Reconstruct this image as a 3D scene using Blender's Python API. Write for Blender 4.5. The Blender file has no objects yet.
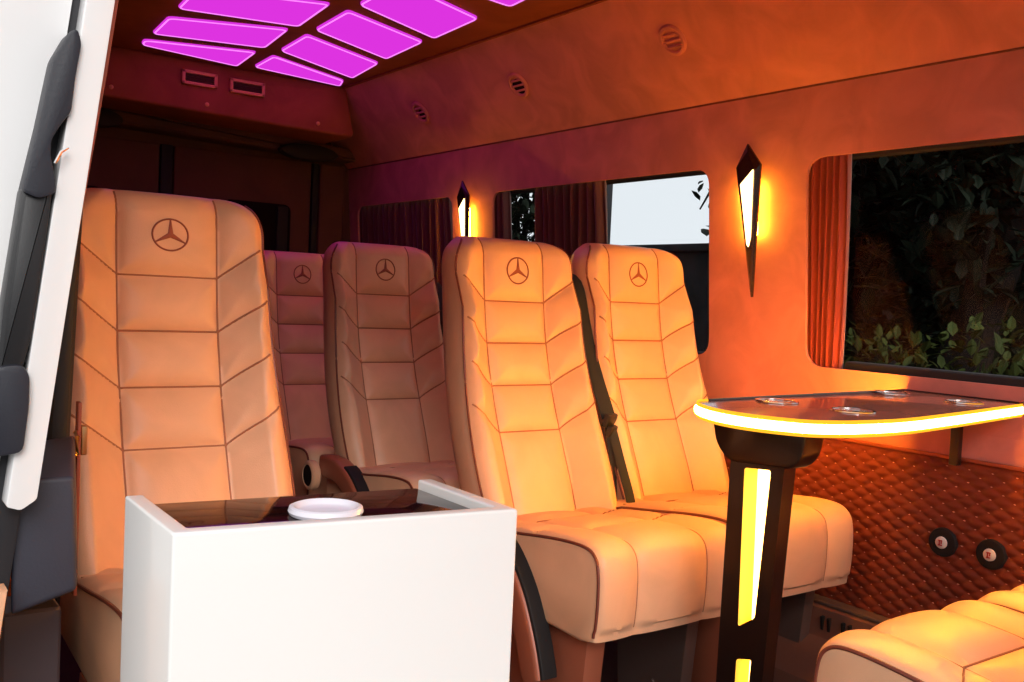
import bpy, bmesh, math, random
import numpy as np
from mathutils import Vector, Matrix
random.seed(7)
PI = math.pi
scene = bpy.context.scene
COL = scene.collection

# ------------------------------------------------------------------ materials
def newmat(name):
    m = bpy.data.materials.new(name); m.use_nodes = True
    nt = m.node_tree
    return m, nt, nt.nodes['Principled BSDF'], nt.nodes['Material Output']

def pmat(name, col, rough=.5, metal=0., spec=.5, bump=None, mottle=None, coat=0., sheen=0.):
    """bump = (kind, scale, strength, distance); mottle = (scale, amount) colour variation of the cloth/leather itself"""
    m, nt, b, out = newmat(name)
    b.inputs['Base Color'].default_value = (*col, 1)
    b.inputs['Roughness'].default_value = rough
    b.inputs['Metallic'].default_value = metal
    b.inputs['Specular IOR Level'].default_value = spec
    b.inputs['Coat Weight'].default_value = coat
    b.inputs['Sheen Weight'].default_value = sheen
    tc = nt.nodes.new('ShaderNodeTexCoord')
    if bump:
        kind, sc, st, dist = bump
        if kind == 'voronoi':
            t = nt.nodes.new('ShaderNodeTexVoronoi'); t.inputs['Scale'].default_value = sc; o = t.outputs['Distance']
        else:
            t = nt.nodes.new('ShaderNodeTexNoise'); t.inputs['Scale'].default_value = sc; t.inputs['Detail'].default_value = 5; o = t.outputs['Fac']
        nt.links.new(tc.outputs['Object'], t.inputs['Vector'])
        bp = nt.nodes.new('ShaderNodeBump'); bp.inputs['Strength'].default_value = st; bp.inputs['Distance'].default_value = dist
        nt.links.new(o, bp.inputs['Height']); nt.links.new(bp.outputs['Normal'], b.inputs['Normal'])
    if mottle:
        sc, am = mottle
        n = nt.nodes.new('ShaderNodeTexNoise'); n.inputs['Scale'].default_value = sc; n.inputs['Detail'].default_value = 6
        n.inputs['Distortion'].default_value = .95
        nt.links.new(tc.outputs['Object'], n.inputs['Vector'])
        r = nt.nodes.new('ShaderNodeValToRGB')
        r.color_ramp.elements[0].position = .35; r.color_ramp.elements[1].position = .68
        r.color_ramp.elements[0].color = (*[c * (1 - am) for c in col], 1)
        r.color_ramp.elements[1].color = (*[min(1, c * (1 + am)) for c in col], 1)
        nt.links.new(n.outputs['Fac'], r.inputs['Fac']); nt.links.new(r.outputs['Color'], b.inputs['Base Color'])
    return m

def emat(name, col, strength):
    m, nt, b, out = newmat(name)
    nt.nodes.remove(b)
    e = nt.nodes.new('ShaderNodeEmission'); e.inputs['Color'].default_value = (*col, 1); e.inputs['Strength'].default_value = strength
    nt.links.new(e.outputs['Emission'], out.inputs['Surface'])
    return m

def glassmat(name, tint, refl=.02):
    m, nt, b, out = newmat(name)
    nt.nodes.remove(b)
    t = nt.nodes.new('ShaderNodeBsdfTransparent'); t.inputs['Color'].default_value = (*tint, 1)
    g = nt.nodes.new('ShaderNodeBsdfGlossy'); g.inputs['Roughness'].default_value = .02
    lw = nt.nodes.new('ShaderNodeLayerWeight'); lw.inputs['Blend'].default_value = .5
    pw = nt.nodes.new('ShaderNodeMath'); pw.operation = 'POWER'; pw.inputs[1].default_value = 4
    fr = nt.nodes.new('ShaderNodeMath'); fr.operation = 'MULTIPLY_ADD'; fr.inputs[1].default_value = .4; fr.inputs[2].default_value = refl * .4
    nt.links.new(lw.outputs['Facing'], pw.inputs[0]); nt.links.new(pw.outputs[0], fr.inputs[0])
    mx = nt.nodes.new('ShaderNodeMixShader')
    nt.links.new(fr.outputs[0], mx.inputs['Fac']); nt.links.new(t.outputs['BSDF'], mx.inputs[1]); nt.links.new(g.outputs['BSDF'], mx.inputs[2])
    nt.links.new(mx.outputs['Shader'], out.inputs['Surface'])
    return m

M = {}
M['leather'] = pmat('leather', (.76, .42, .25), .42, spec=.45, bump=('voronoi', 420, .12, .002), mottle=(9, .05))
M['stitch'] = pmat('stitch', (.34, .12, .055), .7)
M['piping'] = pmat('piping', (.17, .036, .02), .45)
M['emblem'] = pmat('emblem_thread', (.30, .065, .03), .6)
M['black_plastic'] = pmat('black_plastic', (.012, .012, .014), .4, bump=('noise', 300, .1, .001))
M['soft_black'] = pmat('soft_black', (.016, .013, .013), .6, spec=.2, bump=('noise', 400, .15, .001))
M['webbing'] = pmat('webbing', (.014, .012, .012), .75, bump=('noise', 500, .3, .001))
M['grey_plastic'] = pmat('grey_plastic', (.035, .037, .055), .5, bump=('noise', 260, .25, .001))
M['rubber'] = pmat('rubber', (.011, .011, .015), .6, bump=('noise', 120, .1, .001))
M['white_paint'] = pmat('white_paint', (.86, .85, .85), .3, coat=.3, bump=('noise', 3, .02, .002))
M['white_lacquer'] = pmat('white_lacquer', (.88, .85, .82), .3, coat=.3, bump=('noise', 4, .03, .002))
M['dark_glass'] = pmat('dark_glass', (.012, .004, .004), .06, spec=.25)
M['cup_plastic'] = pmat('cup_plastic', (.85, .82, .9), .25)
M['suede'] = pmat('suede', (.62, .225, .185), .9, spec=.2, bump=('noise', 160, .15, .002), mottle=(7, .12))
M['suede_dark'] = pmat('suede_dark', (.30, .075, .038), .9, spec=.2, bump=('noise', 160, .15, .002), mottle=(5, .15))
M['rear_trim'] = pmat('rear_trim', (.09, .026, .014), .8, bump=('noise', 90, .15, .002), mottle=(4, .12))
M['quilt'] = pmat('quilted_leather', (.20, .034, .015), .42, spec=.4, bump=('voronoi', 500, .1, .001))
M['thread'] = pmat('thread', (.75, .38, .25), .7)
M['floor'] = pmat('floor_vinyl', (.02, .013, .012), .55, bump=('noise', 60, .2, .002), mottle=(20, .2))
M['rear_glass'] = pmat('rear_glass', (.008, .004, .004), .6, spec=.05)
M['sill_grey'] = pmat('sill_grey', (.10, .075, .085), .5, bump=('noise', 60, .1, .001))
M['handle_plastic'] = pmat('handle_plastic', (.016, .017, .027), .5, bump=('noise', 260, .25, .001))
M['duct'] = pmat('duct_metal', (.24, .10, .07), .45, metal=.3, bump=('noise', 80, .1, .001))
M['duct_dark'] = pmat('duct_slot', (.008, .005, .005), .8)
M['frame_paint'] = pmat('frame_paint', (.34, .095, .05), .4, metal=.1, bump=('noise', 60, .1, .001))
M['grey_frame'] = pmat('grey_frame', (.16, .10, .085), .5, metal=.4, bump=('noise', 60, .1, .001))
M['curtain'] = pmat('curtain', (.30, .028, .014), .85, sheen=.3, bump=('noise', 300, .2, .001))
M['curtain_dark'] = pmat('curtain_brown', (.13, .035, .022), .85, sheen=.3, bump=('noise', 300, .2, .001))
M['table_top'] = pmat('table_top', (.55, .19, .13), .2, coat=.4, bump=('noise', 30, .02, .001))
M['table_dark'] = pmat('table_leg', (.014, .006, .005), .28, coat=.3, bump=('noise', 30, .03, .001))
M['chrome'] = pmat('chrome', (.9, .88, .86), .12, metal=1.)
M['brass'] = pmat('brass', (.62, .33, .14), .3, metal=1.)
M['copper_trim'] = pmat('copper_trim', (.36, .08, .04), .45, metal=.2)
M['vent_frame'] = pmat('vent_frame', (.75, .30, .10), .5)
M['socket_white'] = pmat('socket_white', (.80, .72, .68), .4)
M['socket_red'] = pmat('socket_red', (.45, .03, .03), .5)
M['sconce_body'] = pmat('sconce_body', (.022, .007, .006), .25, coat=.4)
M['glass'] = glassmat('tinted_glass', (.955, .97, .98))
M['bark'] = pmat('bark', (.007, .005, .004), .9, spec=.08, bump=('noise', 20, .6, .02))
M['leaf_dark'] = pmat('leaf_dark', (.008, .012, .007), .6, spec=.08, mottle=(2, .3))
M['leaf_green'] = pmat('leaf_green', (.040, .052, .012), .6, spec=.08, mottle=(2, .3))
M['earth'] = pmat('earth', (.03, .026, .02), .9, bump=('noise', 6, .5, .02), mottle=(3, .3))
M['boundary'] = pmat('boundary_stone', (.012, .012, .013), .9, spec=.08, bump=('noise', 12, .5, .02), mottle=(6, .3))
M['led'] = emat('led_amber', (1, .41, .02), 220)
M['leg_led'] = emat('leg_led', (1, .50, .12), 12)
M['amber_wall'] = pmat('amber_acrylic', (.95, .72, .12), .4)
M['sconce_lens'] = emat('sconce_lens', (1, .62, .25), 6)
M['sconce_back'] = emat('sconce_backlight', (1, .50, .03), 130)
M['ceil_light'] = emat('ceiling_diffuser', (.86, .04, .88), .85)
M['ceil_rim'] = emat('ceiling_rim', (1.0, .24, 1.0), 1.1)

# ------------------------------------------------------------------ mesh helpers
def link(o, parent=None):
    COL.objects.link(o)
    if parent: o.parent = parent
    return o

def mesh_obj(name, verts, faces, mats, parent=None, smooth=True, fmat=None, recalc=True, sharp=None):
    me = bpy.data.meshes.new(name)
    me.from_pydata([tuple(map(float, v)) for v in verts], [], [tuple(map(int, f)) for f in faces])
    if not isinstance(mats, (list, tuple)): mats = [mats]
    for m in mats: me.materials.append(m)
    if fmat is not None:
        me.polygons.foreach_set('material_index', np.array(fmat, dtype=np.int32))
    if recalc:
        bm = bmesh.new(); bm.from_mesh(me); bmesh.ops.recalc_face_normals(bm, faces=bm.faces); bm.to_mesh(me); bm.free()
    if smooth:
        me.polygons.foreach_set('use_smooth', np.ones(len(me.polygons), dtype=bool))
        if sharp: 
            try: me.set_sharp_from_angle(angle=math.radians(sharp))
            except Exception: pass
    me.update()
    return link(bpy.data.objects.new(name, me), parent)

class MB:
    """collects shapes into one mesh"""
    def __init__(s): s.v = []; s.f = []; s.m = []
    def add(s, v, f, mi=0):
        k = len(s.v); s.v += [tuple(p) for p in v]; s.f += [tuple(i + k for i in q) for q in f]; s.m += [mi] * len(f); return s
    def box(s, c, d, bev=.004, mi=0, rot=None):
        bm = bmesh.new(); bmesh.ops.create_cube(bm, size=1)
        bmesh.ops.scale(bm, vec=d, verts=bm.verts)
        if bev: bmesh.ops.bevel(bm, geom=bm.edges[:], offset=min(bev, min(d) * .45), segments=3, affect='EDGES', profile=.6)
        if rot is not None: bmesh.ops.rotate(bm, cent=(0, 0, 0), matrix=rot, verts=bm.verts)
        bmesh.ops.translate(bm, vec=c, verts=bm.verts)
        return s.bm(bm, mi)
    def bm(s, bm, mi=0):
        bm.verts.index_update()
        s.add([v.co[:] for v in bm.verts], [[v.index for v in f.verts] for f in bm.faces], mi); bm.free(); return s
    def tube(s, pts, r, n=8, mi=0, closed=False, flat=None):
        P = [Vector(p) for p in pts]; N = len(P); rings = []
        up = Vector((0, 0, 1)) if flat is None else Vector(flat)
        for i, p in enumerate(P):
            a = P[(i - 1) % N] if (closed or i > 0) else p; b = P[(i + 1) % N] if (closed or i < N - 1) else p
            t = (b - a).normalized()
            u = up if abs(t.dot(up)) < .95 else Vector((1, 0, 0))
            x = t.cross(u).normalized(); y = x.cross(t).normalized()
            rr = r if not callable(r) else r(i / max(1, N - 1))
            rx, ry = rr if isinstance(rr, tuple) else (rr, rr)
            rings.append([p + x * (rx * math.cos(2 * PI * k / n)) + y * (ry * math.sin(2 * PI * k / n)) for k in range(n)])
        v = [q for R in rings for q in R]; f = []
        for i in range(N if closed else N - 1):
            j = (i + 1) % N
            for k in range(n): f.append((i * n + k, i * n + (k + 1) % n, j * n + (k + 1) % n, j * n + k))
        if not closed: f.append(tuple(range(n))); f.append(tuple(range((N - 1) * n, N * n)))
        return s.add(v, f, mi)
    def prism(s, poly, axis, lo, hi, mi=0, bev=0.):
        """poly: 2D list; axis 0: (y,z) along x; 1: (x,z) along y; 2: (x,y) along z"""
        def P(p, h): return (h, p[0], p[1]) if axis == 0 else (p[0], h, p[1]) if axis == 1 else (p[0], p[1], h)
        bm = bmesh.new(); n = len(poly)
        A = [bm.verts.new(P(p, lo)) for p in poly]; B = [bm.verts.new(P(p, hi)) for p in poly]
        fa = bm.faces.new(A); fb = bm.faces.new(B[::-1])
        for i in range(n): bm.faces.new((A[i], B[i], B[(i + 1) % n], A[(i + 1) % n]))
        bmesh.ops.recalc_face_normals(bm, faces=bm.faces)
        if bev:
            ed = [e for e in bm.edges if e in set(fa.edges) | set(fb.edges)]
            bmesh.ops.bevel(bm, geom=ed, offset=bev, segments=2, affect='EDGES', profile=.6)
        return s.bm(bm, mi)
    def lathe(s, prof, c, axis, n=32, mi=0):
        """prof: list of (r,h), revolved round axis vector through c"""
        a = Vector(axis).normalized(); u = a.orthogonal().normalized(); w = a.cross(u); c = Vector(c)
        v = []; f = []
        for r, h in prof:
            for k in range(n): v.append(c + a * h + (u * math.cos(2 * PI * k / n) + w * math.sin(2 * PI * k / n)) * r)
        for i in range(len(prof) - 1):
            for k in range(n): f.append((i * n + k, i * n + (k + 1) % n, (i + 1) * n + (k + 1) % n, (i + 1) * n + k))
        if prof[0][0] > 1e-5: f.append(tuple(range(n)))
        if prof[-1][0] > 1e-5: f.append(tuple(range((len(prof) - 1) * n, len(prof) * n)))
        return s.add(v, f, mi)
    def build(s, name, mats, parent=None, smooth=True, sharp=35):
        return mesh_obj(name, s.v, s.f, mats, parent, smooth, s.m, True, sharp)

def rounded(poly, r, k=6):
    out = []; n = len(poly)
    for i in range(n):
        rr = r[i] if isinstance(r, (list, tuple)) else r
        p = Vector(poly[i]); a = Vector(poly[i - 1]); b = Vector(poly[(i + 1) % n])
        if rr <= 0: out.append(tuple(p)); continue
        da = (a - p); db = (b - p); l = min(da.length, db.length) * .48
        rr = min(rr, l)
        pa = p + da.normalized() * rr; pb = p + db.normalized() * rr
        for j in range(k + 1):
            t = j / k; q = pa * (1 - t) ** 2 + p * 2 * t * (1 - t) + pb * t ** 2
            out.append(tuple(q))
    return out

def spline(pts, n):
    """Catmull-Rom resample"""
    P = [Vector(p) for p in pts]; P = [P[0] * 2 - P[1]] + P + [P[-1] * 2 - P[-2]]
    out = []; segs = len(P) - 3
    for i in range(n + 1):
        t = i / n * segs; k = min(int(t), segs - 1); t -= k
        a, b, c, d = P[k:k + 4]
        out.append(.5 * ((2 * b) + (c - a) * t + (2 * a - 5 * b + 4 * c - d) * t * t + (3 * b - a - 3 * c + d) * t ** 3))
    return out

def tag(o, label=None, cat=None, group=None, kind=None):
    if label: o['label'] = label
    if cat: o['category'] = cat
    if group: o['group'] = group
    if kind: o['kind'] = kind
    return o

def thing(name, label, cat, loc=(0, 0, 0), rz=0, group=None):
    o = bpy.data.objects.new(name, None); o.empty_display_size = .1
    link(o); o.location = loc; o.rotation_euler = (0, 0, rz)
    return tag(o, label, cat, group)

def structure(o, label=None):
    o['kind'] = 'structure'
    if label: o['label'] = label
    return o

def copy_tree(o, parent=None):
    c = o.copy(); COL.objects.link(c)
    if parent: c.parent = parent
    for ch in list(o.children): copy_tree(ch, c)
    return c

# ------------------------------------------------------------------ camera
R = np.array([[.81323361, .01129985, .58182765], [-.58009703, -.06371008, .81205201], [.04624435, -.99790447, -.04525617]])
cam = bpy.data.cameras.new('camera'); co = bpy.data.objects.new('camera', cam); COL.objects.link(co)
right, down, fwd = R[:, 0], R[:, 1], R[:, 2]
co.matrix_world = Matrix(((right[0], -down[0], -fwd[0], 0), (right[1], -down[1], -fwd[1], 0), (right[2], -down[2], -fwd[2], 1.03), (0, 0, 0, 1)))
cam.sensor_width = 36; cam.lens = 968.7 / 1024 * 36; cam.clip_start = .02; cam.clip_end = 200
scene.camera = co

# ------------------------------------------------------------------ setting: van shell
def wx(z): return 2.2 - .08 * (z - .88) if z >= .76 else wx(.76) - .06 * (.76 - z)
YF, YR = -.35, 4.47
WIN = [(.15, 1.688, .06), (2.04, 3.19, .055), (3.49, 4.37, .05)]
ZB, ZT = .88, 1.44
def build_wall():
    bm = bmesh.new()
    def loop(pts):
        vs = [bm.verts.new((wx(z), y, z)) for y, z in pts]
        es = [bm.edges.new((vs[i], vs[(i + 1) % len(vs)])) for i in range(len(vs))]
        return vs, es
    E = []
    _, e = loop([(YF, .76), (YR, .76), (YR, 1.627), (YF, 1.627)]); E += e
    holes = []
    for y0, y1, r in WIN:
        vs, e = loop(rounded([(y0, ZB), (y1, ZB), (y1, ZT), (y0, ZT)], r, 8)); E += e; holes.append(vs)
    bmesh.ops.triangle_fill(bm, edges=E, use_beauty=True, use_dissolve=False)
    # reveals
    for vs in holes:
        n = len(vs)
        mid = [bm.verts.new((v.co.x + .003, v.co.y, v.co.z)) for v in vs]
        out = [bm.verts.new((v.co.x + .010, v.co.y, v.co.z)) for v in vs]
        for i in range(n):
            j = (i + 1) % n
            bm.faces.new((vs[i], vs[j], mid[j], mid[i])); bm.faces.new((mid[i], mid[j], out[j], out[i]))
    # strip under the windows down to the quilt
    a = [bm.verts.new((wx(z), y, z)) for z in (.76, .695) for y in (YF, YR)]
    bm.faces.new((a[0], a[1], a[3], a[2]))
    b = [bm.verts.new((wx(z) + .015, y, z)) for z in (.695, -.02) for y in (YF, YR)]
    bm.faces.new((a[2], a[3], b[1], b[0])); bm.faces.new((b[0], b[1], b[3], b[2]))
    me = bpy.data.meshes.new('wall_left'); bm.to_mesh(me); bm.free(); me.materials.append(M['suede'])
    return structure(link(bpy.data.objects.new('wall_left', me)), 'suede-covered side wall with three windows')
wall = build_wall()

# upper cove, with its seam bead
cv = MB()
n = 10
pr = spline([(2.14, 1.627), (2.02, 1.775), (1.915, 1.905), (1.892, 1.932)], n)
v = [(p.x, y, p.y) for p in pr for y in (YF, YR)]
cv.add(v, [(2 * i, 2 * i + 1, 2 * i + 3, 2 * i + 2) for i in range(n)])
structure(cv.build('trim_1', M['suede']), 'sloping suede panel between side wall and ceiling')
sb = MB(); sb.tube([(2.1395, YF, 1.627), (2.1395, YR, 1.627)], .0028, 6)
structure(sb.build('trim_2', M['piping']), 'dark seam above the windows')
sb = MB(); sb.box((1.893, (YF + YR) / 2, 1.928), (.012, YR - YF, .008), .003)
structure(sb.build('trim_3', M['suede_dark']), 'edge bead between cove and ceiling')

# near side: wall behind the door opening, upper cove
def rwx(z): return .335 + .08 * (z - .88)
nw = MB()
v = [(rwx(z), y, z) for z in (0, .88, 1.627) for y in (1.97, YR)]
nw.add(v, [(0, 1, 3, 2), (2, 3, 5, 4)])
v = [(rwx(z) - .05, y, z) for z in (0, .88, 1.627) for y in (1.97, YR)]
nw.add(v, [(0, 1, 3, 2), (2, 3, 5, 4)])
nw.add([(rwx(z) - d, 1.97, z) for z in (0, .88, 1.627) for d in (0, .05)], [(0, 1, 3, 2), (2, 3, 5, 4)])
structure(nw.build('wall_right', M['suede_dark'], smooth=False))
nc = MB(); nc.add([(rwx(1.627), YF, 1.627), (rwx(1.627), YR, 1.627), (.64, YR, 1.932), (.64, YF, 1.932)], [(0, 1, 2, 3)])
structure(nc.build('trim_4', M['suede_dark'], smooth=False))

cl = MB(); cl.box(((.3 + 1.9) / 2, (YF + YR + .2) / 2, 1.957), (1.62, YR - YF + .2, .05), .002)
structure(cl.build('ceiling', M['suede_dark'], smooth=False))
fl = MB(); fl.box((1.25, (YF + YR) / 2, -.03), (1.96, YR - YF + .1, .06), .003)
structure(fl.build('floor', M['floor'], smooth=False))

# rear wall, header, lower rear rail
rw = MB(); rw.box((1.25, 4.49, .95), (2.0, .06, 2.0), .002)
# rear doors: recessed door leaves with pillar gaps
for x0, x1 in ((.42, 1.215), (1.28, 1.935)):
    rw.box(((x0 + x1) / 2, 4.45, 1.0), (x1 - x0, .035, 1.27), .01)
rw.box((2.04, 4.44, 1.0), (.13, .05, 1.27), .012)
structure(rw.build('wall_rear', M['rear_trim']))
for i, (x0, x1) in enumerate(((.62, .98), (1.5, 1.83))):
    w = MB(); w.prism(rounded([(x0, .88), (x1, .88), (x1, 1.42), (x0, 1.42)], .04), 1, 4.42, 4.434)
    o = structure(w.build('window_%d' % (4 + i), M['rear_glass'])); 
    f = MB(); f.box((x1 - .045, 4.416, 1.15), (.055, .02, .52), .008)
    f.build('window_pillar', M['soft_black'], o)
gp = MB(); gp.box((1.2475, 4.452, 1.0), (.05, .04, 1.27), .004); gp.box((1.958, 4.452, 1.0), (.03, .04, 1.27), .004)
structure(gp.build('trim_5', M['soft_black']))

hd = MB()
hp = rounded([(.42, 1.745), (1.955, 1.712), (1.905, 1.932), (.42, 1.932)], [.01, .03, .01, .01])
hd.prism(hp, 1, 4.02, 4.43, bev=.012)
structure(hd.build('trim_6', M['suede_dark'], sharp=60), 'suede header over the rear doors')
rl = MB(); rl.prism(rounded([(.36, 1.785), (2.07, 1.71), (2.115, 1.645), (.36, 1.70)], [.01, .02, .03, .01]), 1, 4.30, 4.44, bev=.012)
structure(rl.build('trim_7', M['rear_trim'], sharp=60), 'lower rail over the rear doors')

# quilted panel under the window with stitched crossings
def build_quilt():
    y0, y1, z0, z1 = .25, 2.75, .225, .695
    ny, nz = 440, 120
    Y = np.linspace(y0, y1, ny); Z = np.linspace(z0, z1, nz)
    YY, ZZ = np.meshgrid(Y, Z)
    p = YY / .056 + ZZ / .030; q = YY / .056 - ZZ / .030
    H = .0075 * (np.abs(np.sin(PI * p)) * np.abs(np.sin(PI * q))) ** .45
    edge = np.minimum(1, np.minimum(ZZ - z0, z1 - ZZ) / .012)
    X = np.vectorize(wx)(ZZ) - .004 - H * edge
    V = np.stack([X, YY, ZZ], -1).reshape(-1, 3).tolist()
    F = [(j * ny + i, j * ny + i + 1, (j + 1) * ny + i + 1, (j + 1) * ny + i) for j in range(nz - 1) for i in range(ny - 1)]
    mb = MB(); mb.add(V, F, 0)
    for a in range(int(y0 / .028) + 1, int(y1 / .028)):
        for b in range(int(z0 / .015) + 1, int(z1 / .015)):
            if (a + b) % 2: continue
            y, z = a * .028, b * .015; x = wx(z) - .0052
            s, t, d = .0042, .0019, .0014
            mb.add([(x, y - s, z), (x, y, z + t), (x, y + s, z), (x, y, z - t), (x - d, y, z)], [(0, 1, 4), (1, 2, 4), (2, 3, 4), (3, 0, 4)], 1)
    o = mesh_obj('quilted_panel', mb.v, mb.f, [M['quilt'], M['thread']], wall, True, mb.m, recalc=False)
    return o
build_quilt()
bd = MB(); bd.box((wx(.695) - .006, (YF + 2.75) / 2, .697), (.012, 2.75 - YF, .009), .003)
bd.build('quilt_border', M['copper_trim'], wall)

# heating duct along the foot of the wall
dp = MB()
prof = [(1.97, -.005), (1.99, .12), (2.112, .190), (2.122, .262), (2.135, .268), (2.175, .268), (2.175, -.005)]
dp.prism([(x, z) for x, z in prof], 1, .25, 3.9, bev=.004)
for k in range(18):
    y = 1.50 + (k - 8) * .062
    for dy in (0, .02):
        rot = Matrix.Rotation(-math.atan2(.010, .072), 3, 'Y')
        dp.box((2.1165, y + dy, .228), (.010, .008, .036), .001, 1, rot=rot)
structure(dp.build('trim_8', [M['duct'], M['duct_dark']], sharp=40), 'slotted heating duct at the foot of the quilted wall')
dl = MB(); dl.box((2.155, 1.7, .272), (.05, 3.0, .010), .004)
structure(dl.build('trim_9', M['grey_frame']), 'ledge on top of the duct')

# glass
for i, (y0, y1, r) in enumerate(WIN):
    g = MB()
    xa = lambda z: wx(z) + .055
    pts = [(y0 - .04, ZB - .04), (y1 + .04, ZB - .04), (y1 + .04, ZT + .03), (y0 - .04, ZT + .03)]
    if i == 0: pts = [(y0 - .04, ZB - .04), (y1 + .12, ZB - .04), (y1 + .12, ZT + .03), (y0 - .04, ZT + .03)]
    v = [(xa(z) + d, y, z) for d in (0, .005) for y, z in pts]
    g.add(v, [(0, 1, 2, 3), (4, 5, 6, 7), (0, 1, 5, 4), (1, 2, 6, 5), (2, 3, 7, 6), (3, 0, 4, 7)])
    o = structure(g.build('window_%d' % (i + 1), M['glass'], smooth=False))
    # black rubber surround between glass and lining
    s = MB()
    P = [(xa(z) - .003, y, z) for y, z in rounded([(y0 - .005, ZB - .012), (y1 + .02, ZB - .012), (y1 + .02, ZT + .012), (y0 - .005, ZT + .012)], .06, 8)]
    s.tube(P, (.010, .020), 8, closed=True)
    s.build('window_seal', M['rubber'], o)
# bright-work rail line: dark bottom rail of the large window
bo = MB(); bo.box((wx(.88) + .055, .86, .875), (.05, 1.45, .05), .008); 
structure(bo.build('trim_10', M['rubber']), 'black sill of the large window')

def curtain(name, label, y0, y1, y0b, y1b, mat, x_off=.026, n=14, zt=1.45, zb=.86, seed=1):
    rnd = random.Random(seed)
    nu = n * 10; nvv = 24
    ph = [rnd.uniform(-.5, .5) for _ in range(n + 2)]
    V = []; F = []
    for side in (0, 1):
        for j in range(nvv + 1):
            t = j / nvv; z = zt + (zb - zt) * t
            for i in range(nu + 1):
                s = i / nu; a = y0 + (y1 - y0) * s; b = y0b + (y1b - y0b) * s
                y = a + (b - a) * t
                k = int(s * n); w = ph[k] * (1 - (s * n - k)) + ph[k + 1] * (s * n - k)
                d = .017 * math.sin(2 * PI * s * n + w * 2 + .6 * math.sin(3 * t + k)) + .004 * math.sin(4 * PI * s * n + k)
                V.append((wx(z) + x_off + d + side * .002, y, z))
    W = nu + 1; off = (nvv + 1) * W
    for j in range(nvv):
        for i in range(nu):
            F.append((j * W + i, j * W + i + 1, (j + 1) * W + i + 1, (j + 1) * W + i))
            F.append((off + j * W + i, off + (j + 1) * W + i, off + (j + 1) * W + i + 1, off + j * W + i + 1))
    for j in range(nvv):
        for i in (0, nu): F.append((j * W + i, (j + 1) * W + i, off + (j + 1) * W + i, off + j * W + i))
    t = thing(name, label, 'curtain', (0, 0, 0))
    mesh_obj('curtain_fabric', V, F, mat, t)
    rl = MB(); rl.tube([(wx(zt) + x_off, y0 - .01, zt + .012), (wx(zt) + x_off, y1 + .01, zt + .012)], .006, 8)
    rl.build('curtain_rail', M['black_plastic'], t)
    return t
curtain('curtain', 'red pleated curtain gathered at the rear edge of the large window over the table', 1.572, 1.735, 1.594, 1.735, M['curtain'], n=8, seed=3)
curtain('curtain', 'dark brown pleated curtain hanging across the middle of the centre window', 2.552, 2.935, 2.552, 2.935, M['curtain_dark'], n=9, seed=5)
curtain('curtain', 'narrow dark brown curtain at the rear edge of the centre window', 3.125, 3.23, 3.125, 3.23, M['curtain_dark'], n=4, seed=6)
curtain('curtain', 'dark brown pleated curtain covering the rearmost side window', 3.545, 4.40, 3.545, 4.40, M['curtain_dark'], n=16, seed=8)

# body pillar outside between the glass panes of the centre window
bp = MB(); bp.box((wx(1.15) + .11, 2.75, 1.15), (.04, .22, .9), .01)
structure(bp.build('trim_11', M['rubber']), 'body pillar behind the curtain of the centre window')

# ------------------------------------------------------------------ seats
PZ = [-.07, 0, .07, .215, .33, .437, .546, .662, .71]
PY = [-.02, 0, .028, .085, .138, .168, .182, .200, .206]
CY = np.polyfit(PZ, PY, 4)
CW = np.polyfit([-.07, 0, .1, .2, .35, .45, .55, .65, .71], [.178, .197, .208, .208, .198, .191, .188, .188, .188], 4)
ZTOP, RC = .712, .085
SEAMS_Z = [.215, .329, .437, .546]
XS = .096
def prof_y(z): return np.polyval(CY, z)
def half_w(z):
    w = np.polyval(CW, z)
    q = np.clip((z - (ZTOP - RC)) / RC, 0, 1)
    return w - RC * .8 * (1 - np.sqrt(np.maximum(0, 1 - q ** 2.2)))
def front_y(x, z):
    """front surface of the backrest, local coordinates (vectorised)"""
    w = half_w(z); ax = np.abs(x)
    d = np.abs(ax - XS) * 1.0
    for k in SEAMS_Z:
        inn = np.where(ax < XS, np.abs(z - k), 9)
        out = np.where(ax >= XS, np.abs(z - (k + (ax - XS) * .78)) / 1.27, 9)
        d = np.minimum(d, np.minimum(inn, out))
    de = np.maximum(w - ax, 0)
    d = d + .03 * np.clip(1 - de / .035, 0, 1) ** 1.5
    d = np.minimum(d, de + .004)
    puff = .021 * (1 - np.exp(-d / .021))
    bol = -.054 * np.clip((ax - XS) / .07, 0, 1) ** 1.4 * np.clip((.68 - z) / .15, .45, 1)
    er = .016 * np.clip(1 - de / .035, 0, 1) ** 2
    a = np.clip((z - (ZTOP - .045)) / .045, 0, 1)
    top = .045 * (1 - np.sqrt(np.maximum(0, 1 - a ** 2)))
    return prof_y(z) + bol - puff + er + top

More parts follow.
